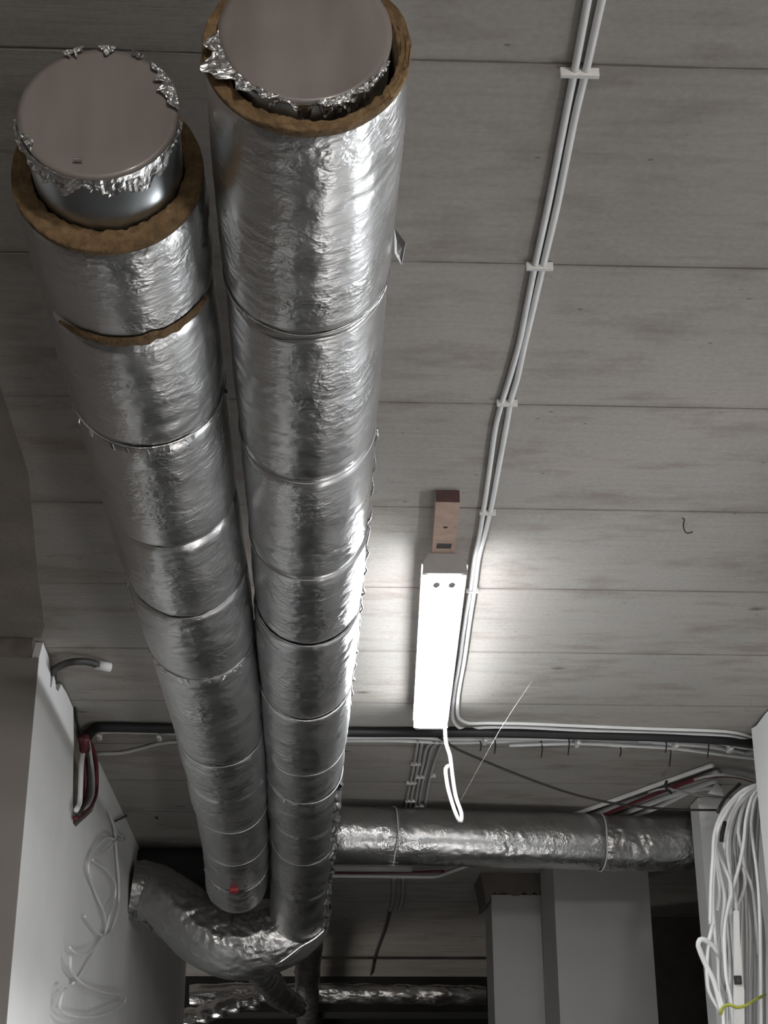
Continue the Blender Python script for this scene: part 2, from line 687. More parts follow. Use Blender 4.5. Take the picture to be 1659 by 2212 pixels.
# ------------------------------------------------------------------ the setting
def S(name, lo, hi, mat):
    return box(name, (lo[0], lo[1], lo[2] + Z), (hi[0], hi[1], hi[2] + Z), mat, kind='structure')


def grid_slab(name, x0, x1, y0, y1, h, th, mat):
    return S(name, (x0, y0, h), (x1, y1, h + th), mat)


XL, XR = -0.735, 1.41
# ceiling: main soffit, and the far soffit
ceil = grid_slab('ceiling', -5, 5, -4, 5.66, HC, 0.25, 'ceil')
# darker brown strip just under the soffit, in line with the left wall
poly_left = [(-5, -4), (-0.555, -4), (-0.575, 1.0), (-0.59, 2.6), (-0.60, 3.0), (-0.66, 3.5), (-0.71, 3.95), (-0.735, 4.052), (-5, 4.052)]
grid_slab('ceiling_far', -5, 5, 5.66, 10.95, HC, 0.25, 'ceil')
S('trim_1', (-5, 10.95, 1.17), (5, 11.35, 1.65), 'black')            # downstand beam, its black colour standing in for the lack of light
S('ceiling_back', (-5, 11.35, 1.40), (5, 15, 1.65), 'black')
S('wall_back', (-5, 14.0, -Z), (5, 14.2, 1.4), 'black')  # black paints in the dark of the unlit room
S('floor', (-5, -4, -Z - 0.1), (5, 15, -Z), 'floor')
S('wall_behind', (-5, -4.2, -Z), (5, -4, HC), 'white')
S('wall_far_left', (-5.2, -4, -Z), (-5, 15, HC), 'white')
S('wall_far_right', (5, -4, -Z), (5.2, 15, HC), 'grey')


def poly_prism(name, pts, axis_vec, mat, kind='structure', smooth=False):
    n = len(pts)
    V = [Vector(p) for p in pts] + [Vector(p) + Vector(axis_vec) for p in pts]
    Fc = [tuple(range(n)), tuple(range(2 * n - 1, n - 1, -1))]
    for i in range(n):
        j = (i + 1) % n
        Fc.append((i, n + i, n + j, j))
    o = mesh_obj(name, V, Fc, mat, smooth=smooth)
    if kind:
        o['kind'] = kind
    return o


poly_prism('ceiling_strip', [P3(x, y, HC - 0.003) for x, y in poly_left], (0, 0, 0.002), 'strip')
# left side wall, facing the corridor, with the cable notch cut at its top and a chipped upper edge
n0y, n1y = 4.72, 5.30
prof = [(4.054, -Z), (9.73, -Z), (9.73, 1.4), (5.36, 1.4), (5.34, 1.26), (5.28, 1.21), (4.93, 1.08), (4.87, 1.078),
        (4.80, 1.20), (4.765, 1.30), (4.70, 1.395), (4.56, 1.398), (4.44, 1.39), (4.40, 1.355), (4.36, 1.35), (4.335, 1.368),
        (4.30, 1.372), (4.28, 1.33), (4.262, 1.325), (4.25, 1.36), (4.20, 1.392), (4.09, 1.398), (4.054, 1.345)]
poly_prism('wall_left', [P3(XL, y, h) for y, h in prof], (-0.02, 0, 0), 'white')
S('wall_left_core', (XL - 0.17, 4.07, -Z), (XL - 0.021, 9.72, 1.399), 'rawc')
# the front end of that wall: grey plaster with a ragged top, raw concrete above it
top = []
x = XL - 0.001
while x > -3.0:
    top.append((x, 1.342 + random.uniform(-0.003, 0.003)))
    x -= random.uniform(0.006, 0.02)
top.append((-3.0, 1.342))
poly_prism('wall_left_front', [P3(XL - 0.001, 4.05, -Z)] + [P3(a, 4.05, h) for a, h in top] + [P3(-3.0, 4.05, -Z)], (0, 0.018, 0), 'grey')
S('wall_left_front_core', (-3.0, 4.069, -Z), (XL - 0.18, 4.25, 1.399), 'rawc')
S('wall_left_front_top', (-3.0, 4.058, 1.30), (XL - 0.022, 4.068, 1.399), 'rawc')

# right side wall and the pier beyond the opening where the cables come out
rp = [(-1.5, -Z), (4.86, -Z), (4.865, 1.2), (4.86, 1.395), (4.80, 1.388), (4.70, 1.395), (-1.5, 1.399)]
poly_prism('wall_right', [P3(XR, y, h) for y, h in rp], (0.25, 0, 0), 'white')
S('wall_right_pier', (1.452, 5.80, -Z), (2.6, 5.93, 1.395), 'white')
S('wall_right_alcove', (1.9, 4.86, -Z), (2.1, 5.80, 1.399), 'white')
# columns under the far soffit
S('column', (1.060, 6.90, -Z), (1.478, 7.30, 1.399), 'colp')
cr = AY(1060, 1900, 7.34).x
S('column_rear', (cr, 7.34, -Z), (1.35, 7.62, 1.305), 'colp')
# raw broken strip above the rear column
tp = [(cr - 0.05, 1.399), (1.10, 1.399), (1.09, 1.33)]
x = 1.07
while x > cr:
    tp.append((x, 1.312 + random.uniform(-0.014, 0.014)))
    x -= random.uniform(0.01, 0.03)
tp += [(cr - 0.01, 1.27), (cr - 0.03, 1.26), (cr - 0.035, 1.32)]
poly_prism('trim_2', [P3(a, 7.31, h) for a, h in tp], (0, 0.30, 0), 'darkc')
S('wall_far', (1.30, 8.5, -Z), (3.2, 8.65, 1.399), 'darkc')


# ------------------------------------------------------------------ insulated ducts
def duct_sections(root, path, Ys, radius, mat='foil', seed=0, seg=168, amp=0.0011, gaps=(), step=0.006, bulge=0.003):
    """path: (x, Y, h) control points. Ys: joints between foil sleeves, each sleeve a part of its own."""
    P = spline([P3(*p) for p in path], 0.01)
    ys = np.array([p.y for p in P])

    def at(Y):
        i = int(np.clip(np.searchsorted(ys, Y), 1, len(P) - 1))
        a, b = P[i - 1], P[i]
        return a.lerp(b, (Y - a.y) / max(1e-6, b.y - a.y))
    for i in range(len(Ys) - 1):
        y0, y1 = Ys[i], Ys[i + 1]
        g0 = 0.0
        for gy, gw in gaps:
            if abs(gy - y0) < 1e-6:
                g0 = gw
        n = max(3, int((y1 - y0) / 0.08))
        pts = [at(y0 + g0 + (y1 - y0 - g0) * k / n) for k in range(n + 1)]
        rs = radius(0.5 * (y0 + y1)) if callable(radius) else radius
        rs += random.uniform(-0.0015, 0.0015)

        def rf(s, L, th, rs=rs, i=i):
            e = np.minimum(s, L - s)
            pinch = np.exp(-(e / 0.012) ** 2) * 0.004
            return rs + bulge * np.sin(np.pi * np.clip(s / L, 0, 1)) ** 0.6 - pinch
        sweep_noisy('foil_jacket', pts, rf, mat, root, seg=seg, step=step, amp=amp * (1.0 + 0.75 * min(1, max(0, (y0 - 2.2) / 1.5))), seed=seed + i, wr=1.0)
    return at


# --- left duct
L_path = [(-0.268, 1.60, 1.19), (-0.268, 2.33, 1.19), (-0.262, 2.94, 1.19), (-0.254, 3.6, 1.19), (-0.251, 4.31, 1.19),
          (-0.262, 5.20, 1.185), (-0.272, 5.80, 1.15), (-0.288, 6.22, 1.085)]
Lr = empty('ventilation_duct', P3(-0.268, 1.55, 1.19),
           'left of the two long foil-wrapped ducts, its steel tube end sticking out past brown wool', 'duct',
           'long foil-wrapped ducts running under the ceiling')
axis = Vector((0, 1, 0))
LJ = [1.656, 1.885, 2.202, 2.611, 2.972, 3.377, 4.14, 4.55, 4.965, 5.438, 5.80, 6.06]
atL = duct_sections(Lr, L_path, LJ, lambda y: 0.1205 if y < 5 else 0.116, seed=1, gaps=[(1.885, 0.0)])
annulus('insulation', atL(1.651), axis, 0.0965, 0.1215, 0.25, 'wool', Lr, seed=3, rough=0.003, off=(0.000, 0.0065))
tag(tube('inner_tube', [atL(1.60) + Vector((0, -0.05, 0.008)), atL(1.60) + Vector((0, 0.4, 0.008))], 0.0945, 'galv', Lr, seg=96, step=0.1),
    'bare galvanised steel tube')
disc('end_film', atL(1.60) + Vector((0, -0.052, 0.008)), axis, 0.0955, 'film', Lr, seed=2)
cL = atL(1.60) + Vector((0, -0.053, 0.008))
D = math.radians
ragged_strip('foil_tape', cL, axis, 0.0945, D(95), D(262), 0.0, 0.026, 'tape', Lr, seed=5, jag=0.013)


def face_patch(c, t, r0, r1, a0, a1, mat, parent, seed=0, seg=40, K=7, y0=-0.004):
    """crumpled foil folded over the rim onto the face"""
    V, Fc = [], []
    for i in range(seg + 1):
        u = i / seg
        a = a0 + (a1 - a0) * u
        env = math.sin(math.pi * min(1, max(0.001, u))) ** 0.6
        j = float(vnoise(np.array(u * 9.), np.array(1.), np.array(4.), seed))
        for k in range(K + 1):
            q = k / K
            rr = r1 + (r0 - r1) * q * env * (0.75 + 0.6 * j)
            z = float(vnoise(np.array(u * 22.), np.array(q * 4.), np.array(2.), seed + 4))
            V.append(Vector(c) + Vector((math.sin(a) * rr, y0 - abs(z) * 0.005, math.cos(a) * rr)))
    for i in range(seg):
        for k in range(K):
            p = i * (K + 1) + k
            Fc.append((p, p + 1, p + K + 2, p + K + 1))
    o = mesh_obj('foil_tape', V, Fc, mat, smooth=False)
    under(o, parent)
    sm = o.modifiers.new('thickness', 'SOLIDIFY')
    sm.thickness = 0.0006
    return o


for a0, a1, w, sd in ((-30, -14, 0.010, 1), (-4, 9, 0.014, 2), (22, 32, 0.006, 3), (38, 88, 0.017, 4), (-130, -112, 0.008, 5)):
    face_patch(cL, axis, 0.096 - w, 0.0965, D(a0), D(a1), 'tape', Lr, sd)
o = box('staple', (cL.x - 0.022, cL.y - 0.010, cL.z - 0.076), (cL.x - 0.012, cL.y - 0.006, cL.z - 0.073), 'tape', Lr, 0.0005)

# brown slit where two sleeves part
def slit(name, at, Yc, r, a0, a1, w, mat, parent, seed=0, skew=0.0):
    """strip of bare wool between two sleeves; angle 180 deg = underside"""
    seg = 90
    V, Fc = [], []
    K = 4
    for i in range(seg + 1):
        u = i / seg
        a = a0 + (a1 - a0) * u
        env = max(0.02, math.sin(math.pi * u)) ** 0.4
        e1 = float(vnoise(np.array(u * 14.), np.array(0.), np.array(0.), seed)) * 0.004
        e2 = float(vnoise(np.array(u * 22.), np.array(5.), np.array(0.), seed)) * 0.005
        for k in range(K + 1):
            q = k / K
            y = Yc + skew * (u - 0.5) + (q - 0.5) * w * env + (e1 * (1 - q) + e2 * q)
            c = at(y)
            rr = r + (0.0028 if 0 < k < K else -0.001)
            V.append(c + Vector((math.sin(a) * rr, 0, math.cos(a) * rr)))
    for i in range(seg):
        for k in range(K):
            p = i * (K + 1) + k
            Fc.append((p, p + K + 1, p + K + 2, p + 1))
    o = mesh_obj(name, V, Fc, mat)
    under(o, parent)
    return o


slit('insulation_gap', atL, 1.868, 0.1235, D(112), D(222), 0.026, 'wool', Lr, seed=4, skew=-0.0)

# tie wires and little bent foil tabs along two joints
for i, (y, w) in enumerate([(2.202, 0.002), (2.972, 0.004), (3.377, 0.003), (4.14, 0.004), (4.17, 0.003), (4.965, 0.003), (5.438, 0.004), (5.80, 0.003)]):
    ring('tie_wire', atL(y), axis, 0.1205 if y < 5 else 0.1165, 0.0016 if i != 0 else 0.0026, 'wire' if i else 'tape', Lr, wob=w, seed=i)


def tabs(at, Y, r, n, mat, parent, seed=0, a0=100, a1=260, ln=0.018):
    rd = random.Random(seed)
    for k in range(n):
        a = D(a0 + (a1 - a0) * (k + rd.uniform(-0.3, 0.3)) / (n - 1))
        l = ln * rd.uniform(0.4, 1.3)
        w = rd.uniform(0.002, 0.0045)
        c = at(Y)
        nr = Vector((math.sin(a), 0, math.cos(a)))
        tg = Vector((math.cos(a), 0, -math.sin(a)))
        sk = rd.uniform(-0.4, 0.4) * l
        p = [c + nr * (r + 0.001) - tg * w, c + nr * (r + 0.001) + tg * w,
             c + nr * (r + 0.005) + tg * (w * 0.8 + sk) + Vector((0, l * 0.6, 0)),
             c + nr * (r + 0.005) + tg * (-w * 0.8 + sk) + Vector((0, l * 0.6, 0)),
             c + nr * (r + 0.004) + tg * (w * 0.3 + sk * 1.5) + Vector((0, l, 0)),
             c + nr * (r + 0.004) + tg * (-w * 0.3 + sk * 1.5) + Vector((0, l, 0))]
        q = [v + nr * 0.0012 for v in p]
        fs = [(0, 1, 2, 3), (3, 2, 4, 5), (6, 9, 8, 7), (9, 11, 10, 8), (0, 6, 7, 1), (1, 7, 8, 2), (2, 8, 10, 4), (4, 10, 11, 5), (5, 11, 9, 3), (3, 9, 6, 0)]
        o = mesh_obj('foil_tab', p + q, fs, mat, smooth=False)
        under(o, parent)


tabs(atL, 2.204, 0.120, 13, 'tape', Lr, 1, ln=0.015)
tabs(atL, 3.379, 0.120, 14, 'tape', Lr, 2, ln=0.028, a0=120, a1=255)
tabs(atL, 2.975, 0.120, 5, 'tape', Lr, 3, ln=0.03, a0=210, a1=262)
tabs(atL, 5.81, 0.115, 10, 'tape', Lr, 4, ln=0.03, a0=120, a1=250)
# red tag near the far end
c = atL(5.76)
o = box('red_tag', (c.x - 0.020, c.y - 0.03, c.z - 0.128), (c.x + 0.012, c.y + 0.012, c.z - 0.113), 'redb', Lr, 0.003)
o['label'] = 'small red plastic tag'

# --- right duct
R_path = [(-0.018, 1.38, 1.19), (-0.018, 2.0, 1.19), (-0.014, 2.93, 1.19), (-0.020, 3.87, 1.19), (-0.024, 5.0, 1.185),
          (-0.028, 5.6, 1.165), (-0.036, 6.05, 1.11), (-0.045, 6.42, 1.04)]
Rr = empty('ventilation_duct', P3(-0.018, 1.40, 1.19),
           'right of the two long foil-wrapped ducts, its film-covered end nearest the viewer at the top', 'duct',
           'long foil-wrapped ducts running under the ceiling')
RJ = [1.412, 1.86, 2.338, 2.774, 3.163, 3.717, 4.258, 4.584, 5.05, 5.432, 5.9, 6.42]
atR = duct_sections(Rr, R_path, RJ, lambda y: 0.1155 if y < 1.8 else (0.1105 if y < 3 else 0.1125), seed=31)
annulus('insulation', atR(1.408), axis, 0.100, 0.1185, 0.25, 'wool', Rr, seed=13, rough=0.0035, off=(0.003, -0.004))
iR = Vector((-0.002, 0, 0.010))
tag(tube('inner_tube', [atR(1.40) + iR, atR(1.80) + iR], 0.0965, 'galv', Rr, seg=96, step=0.1), 'bare galvanised steel tube')
disc('end_film', atR(1.398) + iR, axis, 0.0975, 'film', Rr, seed=7)
cR = atR(1.397) + iR
ragged_strip('foil_tape', cR, axis, 0.0968, D(112), D(205), 0.0, 0.014, 'tape', Rr, seed=15, jag=0.02)
face_patch(cR, axis, 0.124, 0.0965, D(196), D(266), 'tape', Rr, 16, seg=60, y0=-0.002)
face_patch(cR, axis, 0.110, 0.0965, D(128), D(172), 'tape', Rr, 17, seg=50, y0=0.002)
for i, (y, w) in enumerate([(1.86, 0.004), (1.875, 0.006), (2.338, 0.004), (2.774, 0.003), (3.163, 0.003), (3.717, 0.002), (4.258, 0.003), (4.584, 0.004), (5.432, 0.003), (6.2, 0.003)]):
    ring('tie_wire', atR(y), axis, 0.1135, 0.0014 if i not in (5, 0) else 0.0024, 'wire' if i not in (5, 0) else 'tape', Rr, wob=w, seed=20 + i)
tabs(atR, 4.59, 0.112, 6, 'tape', Rr, 6, ln=0.03, a0=120, a1=240)
# torn scrap of facing paper and loose wool at the left of the open end
sc = [AZ(436, 118, 1.22), AZ(446, 125, 1.22), AZ(452, 160, 1.215), AZ(456, 182, 1.21), AZ(444, 186, 1.20), AZ(450, 170, 1.21), AZ(430, 140, 1.22)]
o = poly_prism('torn_facing', sc, (0, 0.012, 0.004), 'cream', kind=None)
under(o, Rr)
o['label'] = 'cream scrap of torn facing'
# loose flake of foil on the right flank
o = poly_prism('foil_flake', [atR(1.75) + Vector((0.116, 0, -0.01)), atR(1.76) + Vector((0.132, 0.01, -0.02)), atR(1.78) + Vector((0.128, 0.02, -0.035)),
                              atR(1.77) + Vector((0.118, 0.01, -0.03))], (0.001, 0.002, 0.001), 'tape', kind=None)
under(o, Rr)
# lengthwise lap of the jacket on the right flank, loose and crumpled
lap = []
for k in range(60):
    y = 2.35 + k * 0.028
    c = atR(min(y, 4.0))
    lap.append(c + Vector((0.1155 + 0.003 * math.sin(k * 1.7) + 0.002 * math.sin(k * 3.1), 0, -0.006 + 0.004 * math.sin(k * 0.9))))
tube('foil_lap', lap, 0.0035, 'tape', Rr, seg=6, raw=True, flat=0.6)
lap = []
for k in range(64):
    y = 4.60 + k * 0.028
    c = atR(min(y, 6.4))
    lap.append(c + Vector((0.098 + 0.006 * math.sin(k * 1.9) + 0.004 * math.sin(k * 3.3), 0, -0.055 + 0.012 * math.sin(k * 1.3))))
sweep_noisy('foil_lap', lap, lambda s, L, t: 0.010 + 0.004 * np.sin(s * 90), 'tape', Rr, seg=12, step=0.012, amp=0.003, seed=77)

# --- big elbow that leads the right duct to the left wall
E_root = empty('duct_elbow', AY(510, 2045, 6.45), 'large crumpled foil-wrapped bend joining the right duct to the left wall', 'duct bend')
ep = [AY(652, 1945, 6.40), AY(640, 1996, 6.44), AY(585, 2030, 6.45), AY(505, 2045, 6.45), AY(440, 2018, 6.47), AY(385, 1965, 6.52),
      AY(330, 1930, 6.58), AX(283, 1924, XL + 0.0)]
sweep_noisy('foil_jacket', ep, lambda s, L, t: 0.117 + 0.012 * np.sin(np.pi * s / L), 'foil2', E_root, seg=150, step=0.006, amp=0.0075, seed=91, wr=1.2)
# collar seam of the bend along its lower right edge
sl = [AY(705, 2005, 6.33), AY(680, 2028, 6.33), AY(650, 2045, 6.33), AY(620, 2068, 6.33), AY(595, 2085, 6.33)]
tube('seam_fold', sl, 0.006, 'tape', E_root, seg=8, step=0.02, flat=1.4)
o = poly_prism('loose_flap', [AY(306, 1990, 6.5), AY(332, 1988, 6.5), AY(327, 2010, 6.5), AY(318, 1996, 6.5)], (0, 0.012, 0), 'dgrey', kind=None)
under(o, E_root)
# dark pipe above the bend
p0 = AX(284, 1840, XL)
dk = tube('dark_pipe', [P3(XL + 0.002, 6.80, 1.292), P3(-0.12, 6.80, 1.292)], 0.103, 'black', None, seg=64, step=0.1)
tag(dk, 'dark uncovered pipe directly above the foil bend at the left wall', 'pipe')

# --- cross duct to the right
Cr = empty('ventilation_duct', P3(0.1, 5.92, 1.27), 'foil-wrapped duct running crosswise from the right long duct to the white pier', 'duct')


def cross_at(x):
    return P3(x, 5.905 + (x - 0.1) * 0.115, 1.272)


xs = [0.085, AY(848, 1800, 5.95).x, AY(1292, 1820, 6.05).x, 1.50]
for i in range(3):
    sweep_noisy('foil_jacket', [cross_at(xs[i]), cross_at((xs[i] + xs[i + 1]) / 2), cross_at(xs[i + 1])],
                lambda s, L, t: 0.106 - 0.003 * np.exp(-(np.minimum(s, L - s) / 0.012) ** 2) + 0 * t, 'foil2' if i == 2 else 'foil', Cr, seg=120, step=0.008,
                amp=0.0022 if i < 2 else 0.0045, seed=120 + i)
ax_c = Vector((1, 0.115, 0))
ring('seam_band', cross_at(xs[1]), ax_c, 0.1085, 0.003, 'clip', Cr, seg=80, wob=0.003, seed=2)
ring('seam_band', cross_at(xs[2]), ax_c, 0.1095, 0.0035, 'clip', Cr, seg=80, wob=0.002, seed=3)
for k in range(9):                     # short staple stitches over the first seam
    a = D(105 + k * 19)
    c = cross_at(xs[1]) + Vector((0, -math.sin(a) * 0.111, math.cos(a) * 0.111))
    tube('stitch', [c + Vector((-0.018, 0, 0.002)), c + Vector((0.018, 0, -0.002))], 0.0016, 'wire', Cr, seg=5, step=0.02)

# --- far ducts in the dark
fd = empty('ventilation_duct', P3(0.04, 7.3, 1.15), 'narrow dark foil duct running on into the dark behind the large bend', 'duct')
sweep_noisy('foil_jacket', [AZ(668, 2025, 1.12), AZ(664, 2110, 1.12), AZ(663, 2160, 1.12), AZ(662, 2300, 1.12)], lambda s, L, t: 0.064 + 0.003 * np.sin(s * 40), 'foil2', fd,
            seg=48, step=0.012, amp=0.004, seed=140)
fh = empty('ventilation_duct', P3(0.4, 9.9, 1.15), 'thin foil duct crossing the dark background at the bottom', 'duct')
sweep_noisy('foil_jacket', [AY(410, 2150, 10.1), AY(560, 2142, 10.1), AY(700, 2146, 10.1), AY(1049, 2150, 10.1)], lambda s, L, t: 0.056 + 0.004 * np.sin(s * 30), 'foil', fh,
            seg=48, step=0.012, amp=0.006, seed=141)
fx = empty('flexible_duct', AY(520, 2100, 7.6), 'dark crumpled flexible foil hose slanting down behind the large bend', 'hose')
sweep_noisy('foil_jacket', [AY(540, 2075, 6.55), AY(570, 2110, 6.9), AY(610, 2155, 7.9), AY(640, 2175, 8.2)], lambda s, L, t: 0.052 + 0.006 * np.sin(s * 60), 'foil2', fx,
            seg=48, step=0.01, amp=0.006, seed=142)
fy = empty('flexible_duct', AY(430, 2190, 8.2), 'crumpled foil hose in the dark at the end of the left wall', 'hose')
sweep_noisy('foil_jacket', [AY(400, 2200, 9.9), AY(450, 2188, 9.85), AY(500, 2170, 9.8), AY(560, 2160, 9.8)], lambda s, L, t: 0.05 + 0.006 * np.sin(s * 60), 'foil', fy,
            seg=48, step=0.01, amp=0.007, seed=143)

# ------------------------------------------------------------------ luminaire
ly0, ly1 = 3.362, 4.625
lx0, lx1 = 0.298, 0.357                       # slightly skewed to the corridor
lh = 1.318


def lampX(y):
    return lx0 + (lx1 - lx0) * (y - ly0) / (ly1 - ly0)


Lm = empty('ceiling_lamp', P3(0.33, 4.0, HC), 'long white switched-on strip light under the ceiling right of the ducts', 'lamp')


def loft(name, sections, mat, parent, smooth=False):
    n = len(sections[0])
    V = [v for s in sections for v in s]
    Fc = [tuple(range(n))[::-1], tuple((len(sections) - 1) * n + k for k in range(n))]
    for i in range(len(sections) - 1):
        for k in range(n):
            k2 = (k + 1) % n
            Fc.append((i * n + k, i * n + k2, (i + 1) * n + k2, (i + 1) * n + k))
    o = mesh_obj(name, V, Fc, mat, smooth=smooth)
    under(o, parent)
    return o


def lamp_sec(y, prof):
    return [P3(lampX(y) + x, y, h) for x, h in prof]


bot = [(-0.046, lh + 0.032), (-0.050, lh + 0.012), (-0.046, lh + 0.003), (-0.036, lh), (0.036, lh), (0.046, lh + 0.003), (0.050, lh + 0.012), (0.046, lh + 0.032)]
small = [(x * 0.9, max(h, lh + 0.006)) for x, h in bot]
loft('diffuser', [lamp_sec(ly0, small), lamp_sec(ly0 + 0.008, bot), lamp_sec(ly1 - 0.008, bot), lamp_sec(ly1, small)], 'lamp', Lm)
hs = [(-0.0535, lh + 0.027), (0.0535, lh + 0.027), (0.036, lh + 0.056), (-0.036, lh + 0.056)]
loft('housing', [lamp_sec(ly0 - 0.012, hs), lamp_sec(ly1 + 0.012, hs)], 'house', Lm)
ec = [(-0.052, lh + 0.004), (0.052, lh + 0.004), (0.050, lh + 0.03), (0.036, lh + 0.052), (-0.036, lh + 0.052), (-0.050, lh + 0.03)]
loft('end_cap', [lamp_sec(ly0 - 0.014, ec), lamp_sec(ly0 - 0.001, ec)], 'house', Lm)
loft('end_cap', [lamp_sec(ly1 + 0.001, ec), lamp_sec(ly1 + 0.03, [(x * 0.85, max(h, lh + 0.006)) for x, h in ec])], 'lilac', Lm)
for sx in (-0.018, 0.018):
    c = P3(lampX(ly0 + 0.05) + sx, ly0 + 0.05, lh - 0.001)
    V = [c + Vector((math.cos(a) * 0.008, math.sin(a) * 0.018, 0)) for a in [2 * math.pi * k / 16 for k in range(16)]]
    V += [v + Vector((0, 0, 0.002)) for v in V]
    Fc = [tuple(range(16))[::-1], tuple(range(16, 32))] + [(k, (k + 1) % 16, 16 + (k + 1) % 16, 16 + k) for k in range(16)]
    under(mesh_obj('tube_end_dot', V, Fc, 'house', smooth=False), Lm)  # grey discs on the diffuser, standing for the tube ends inside
cord = [P3(0.398, 4.60, 1.335), P3(0.402, 4.61, 1.27), AY(972, 1632, 4.62), AY(978, 1680, 4.62), AY(985, 1722, 4.62), AY(997, 1758, 4.62), AY(996, 1774, 4.62),
        AY(989, 1768, 4.615), AY(979, 1742, 4.61), AY(969, 1708, 4.61), AY(964, 1680, 4.61), AY(963, 1660, 4.61), AY(970, 1654, 4.615)]
tag(tube('power_cord', cord, 0.006, 'clip', Lm, seg=10, step=0.01), 'white doubled-up cord hanging from the lamp end')
# timber batten the lamp hangs from
bt = empty('wooden_batten', P3(0.28, 3.2, HC), 'short pinkish wooden batten fixed to the ceiling above the near lamp end', 'batten')
b0, b1 = 3.06, 3.80


def batX(y):
    return 0.281 + (y - 3.06) * 0.047


bp = [(-0.026, 1.372), (0.026, 1.372), (0.026, 1.399), (-0.026, 1.399)]
loft('board', [[P3(batX(y) + x, y, h) for x, h in bp] for y in (b0 + 0.002, b1)], 'wood', bt)
ep_ = [(x * 0.98, h) for x, h in bp]
o = loft('board_end', [[P3(batX(y) + x, y, h) for x, h in ep_] for y in (b0, b0 + 0.0015)], 'shadew', bt)  # thin end sheet, its shade painted in
o['label'] = 'sawn end with shade in its colour'
o = box('screw', (batX(3.2) - 0.005, 3.195, 1.3705 + Z), (batX(3.2) + 0.004, 3.20, 1.3725 + Z), 'blackp', bt)
o = box('slot', (batX(3.30) - 0.016, 3.292, 1.3703 + Z), (batX(3.30) + 0.017, 3.318, 1.3725 + Z), 'dgrey', bt, 0.0005)

# ------------------------------------------------------------------ cables on the ceiling


def cable(name, pix, r, mat, label, cat='cable', group=None, h=None, seg=8, flat=1.0, step=0.03):
    """pix: pixel points whose rays meet the ceiling (lowered by the cable's own radius)"""
    hh = (HC - r * 1.05) if h is None else h
    o = tube(name, [AZ(x, y, hh) for x, y in pix], r, mat, None, seg=seg, step=step, flat=flat)
    return tag(o, label, cat, group)


c1 = [(1285, -70), (1270, 0), (1243, 144), (1225, 234), (1203, 348), (1183, 448), (1158, 562), (1138, 661), (1123, 736), (1104, 806), (1086, 863), (1071, 920), (1060, 995), (1046, 1092),
      (1035, 1160), (1025, 1206), (1017, 1269), (1005, 1340), (993, 1428), (982, 1490), (977, 1534), (979, 1556), (992, 1572), (1020, 1574), (1045, 1571), (1123, 1571), (1250, 1577), (1400, 1582), (1567, 1588), (1612, 1596), (1660, 1612)]
c2 = [(1318, -70), (1300, 0), (1268, 144), (1243, 249), (1225, 338), (1203, 448), (1176, 562), (1153, 661), (1133, 746), (1117, 820), (1104, 863), (1094, 920), (1080, 995), (1062, 1092),
      (1046, 1160), (1034, 1206), (1026, 1269), (1015, 1340), (1003, 1428), (992, 1490), (988, 1534), (992, 1552), (1012, 1562), (1045, 1562), (1123, 1563), (1250, 1568), (1400, 1574), (1567, 1580), (1612, 1588), (1660, 1604)]
cable('ceiling_cable', c1, 0.0055, 'cable', 'left one of two parallel white cables running down the bare ceiling', group='pair of white cables across the ceiling')
cable('ceiling_cable', c2, 0.0055, 'cable', 'right one of two parallel white cables running down the bare ceiling', group='pair of white cables across the ceiling')


def clip(px, py, w, label, wd=0.008, hh=0.014, ang=0.0, mat='clip', group='white saddle clips on the ceiling cables'):
    c = AZ(px, py, HC)
    o = box('cable_clip', (-w / 2, -wd / 2, -hh), (w / 2, wd / 2, 0), mat, None, 0.0015)
    o.location = (c.x, c.y, c.z - 0.0005)
    o.rotation_euler = (0, 0, ang)
    return tag(o, label, 'cable clip', group)


for (x, y, w, l) in [(1251, 148, 0.053, 'white clip over the cable pair nearest the top of the picture'),
                     (1165, 567, 0.044, 'white clip over the cable pair at the ceiling seam below the topmost clip'),
                     (1095, 863, 0.040, 'white clip over the cable pair, third from the top'),
                     (1053, 1100, 0.036, 'white clip over the cable pair just above the lamp'),
                     (1020, 1269, 0.032, 'white clip over the cable pair beside the near lamp end')]:
    clip(x, y, w, l)

# thick black cable across the ceiling
bk = [(186, 1597), (200, 1578), (212, 1571), (300, 1572), (400, 1574), (600, 1577), (750, 1581), (900, 1582), (1047, 1582), (1250, 1587), (1457, 1593), (1575, 1600), (1665, 1613)]
cable('black_cable', bk, 0.016, 'blackp', 'thick black cable run crossing the ceiling from left wall to right wall', seg=16, flat=0.95)
for (x, y, l) in [(216, 1572, 'white clip on the black cable nearest the left wall'), (345, 1574, 'white clip on the black cable just left of the ducts'),
                  (1047, 1582, 'white clip on the black cable just right of the lamp'), (1247, 1588, 'white clip on the black cable, second right of the lamp'),
                  (1457, 1594, 'white clip on the black cable, third right of the lamp'), (1575, 1600, 'white clip on the black cable nearest the right wall')]:
    clip(x, y, 0.012, l, wd=0.05, hh=0.036, group='white clips on the black cable')

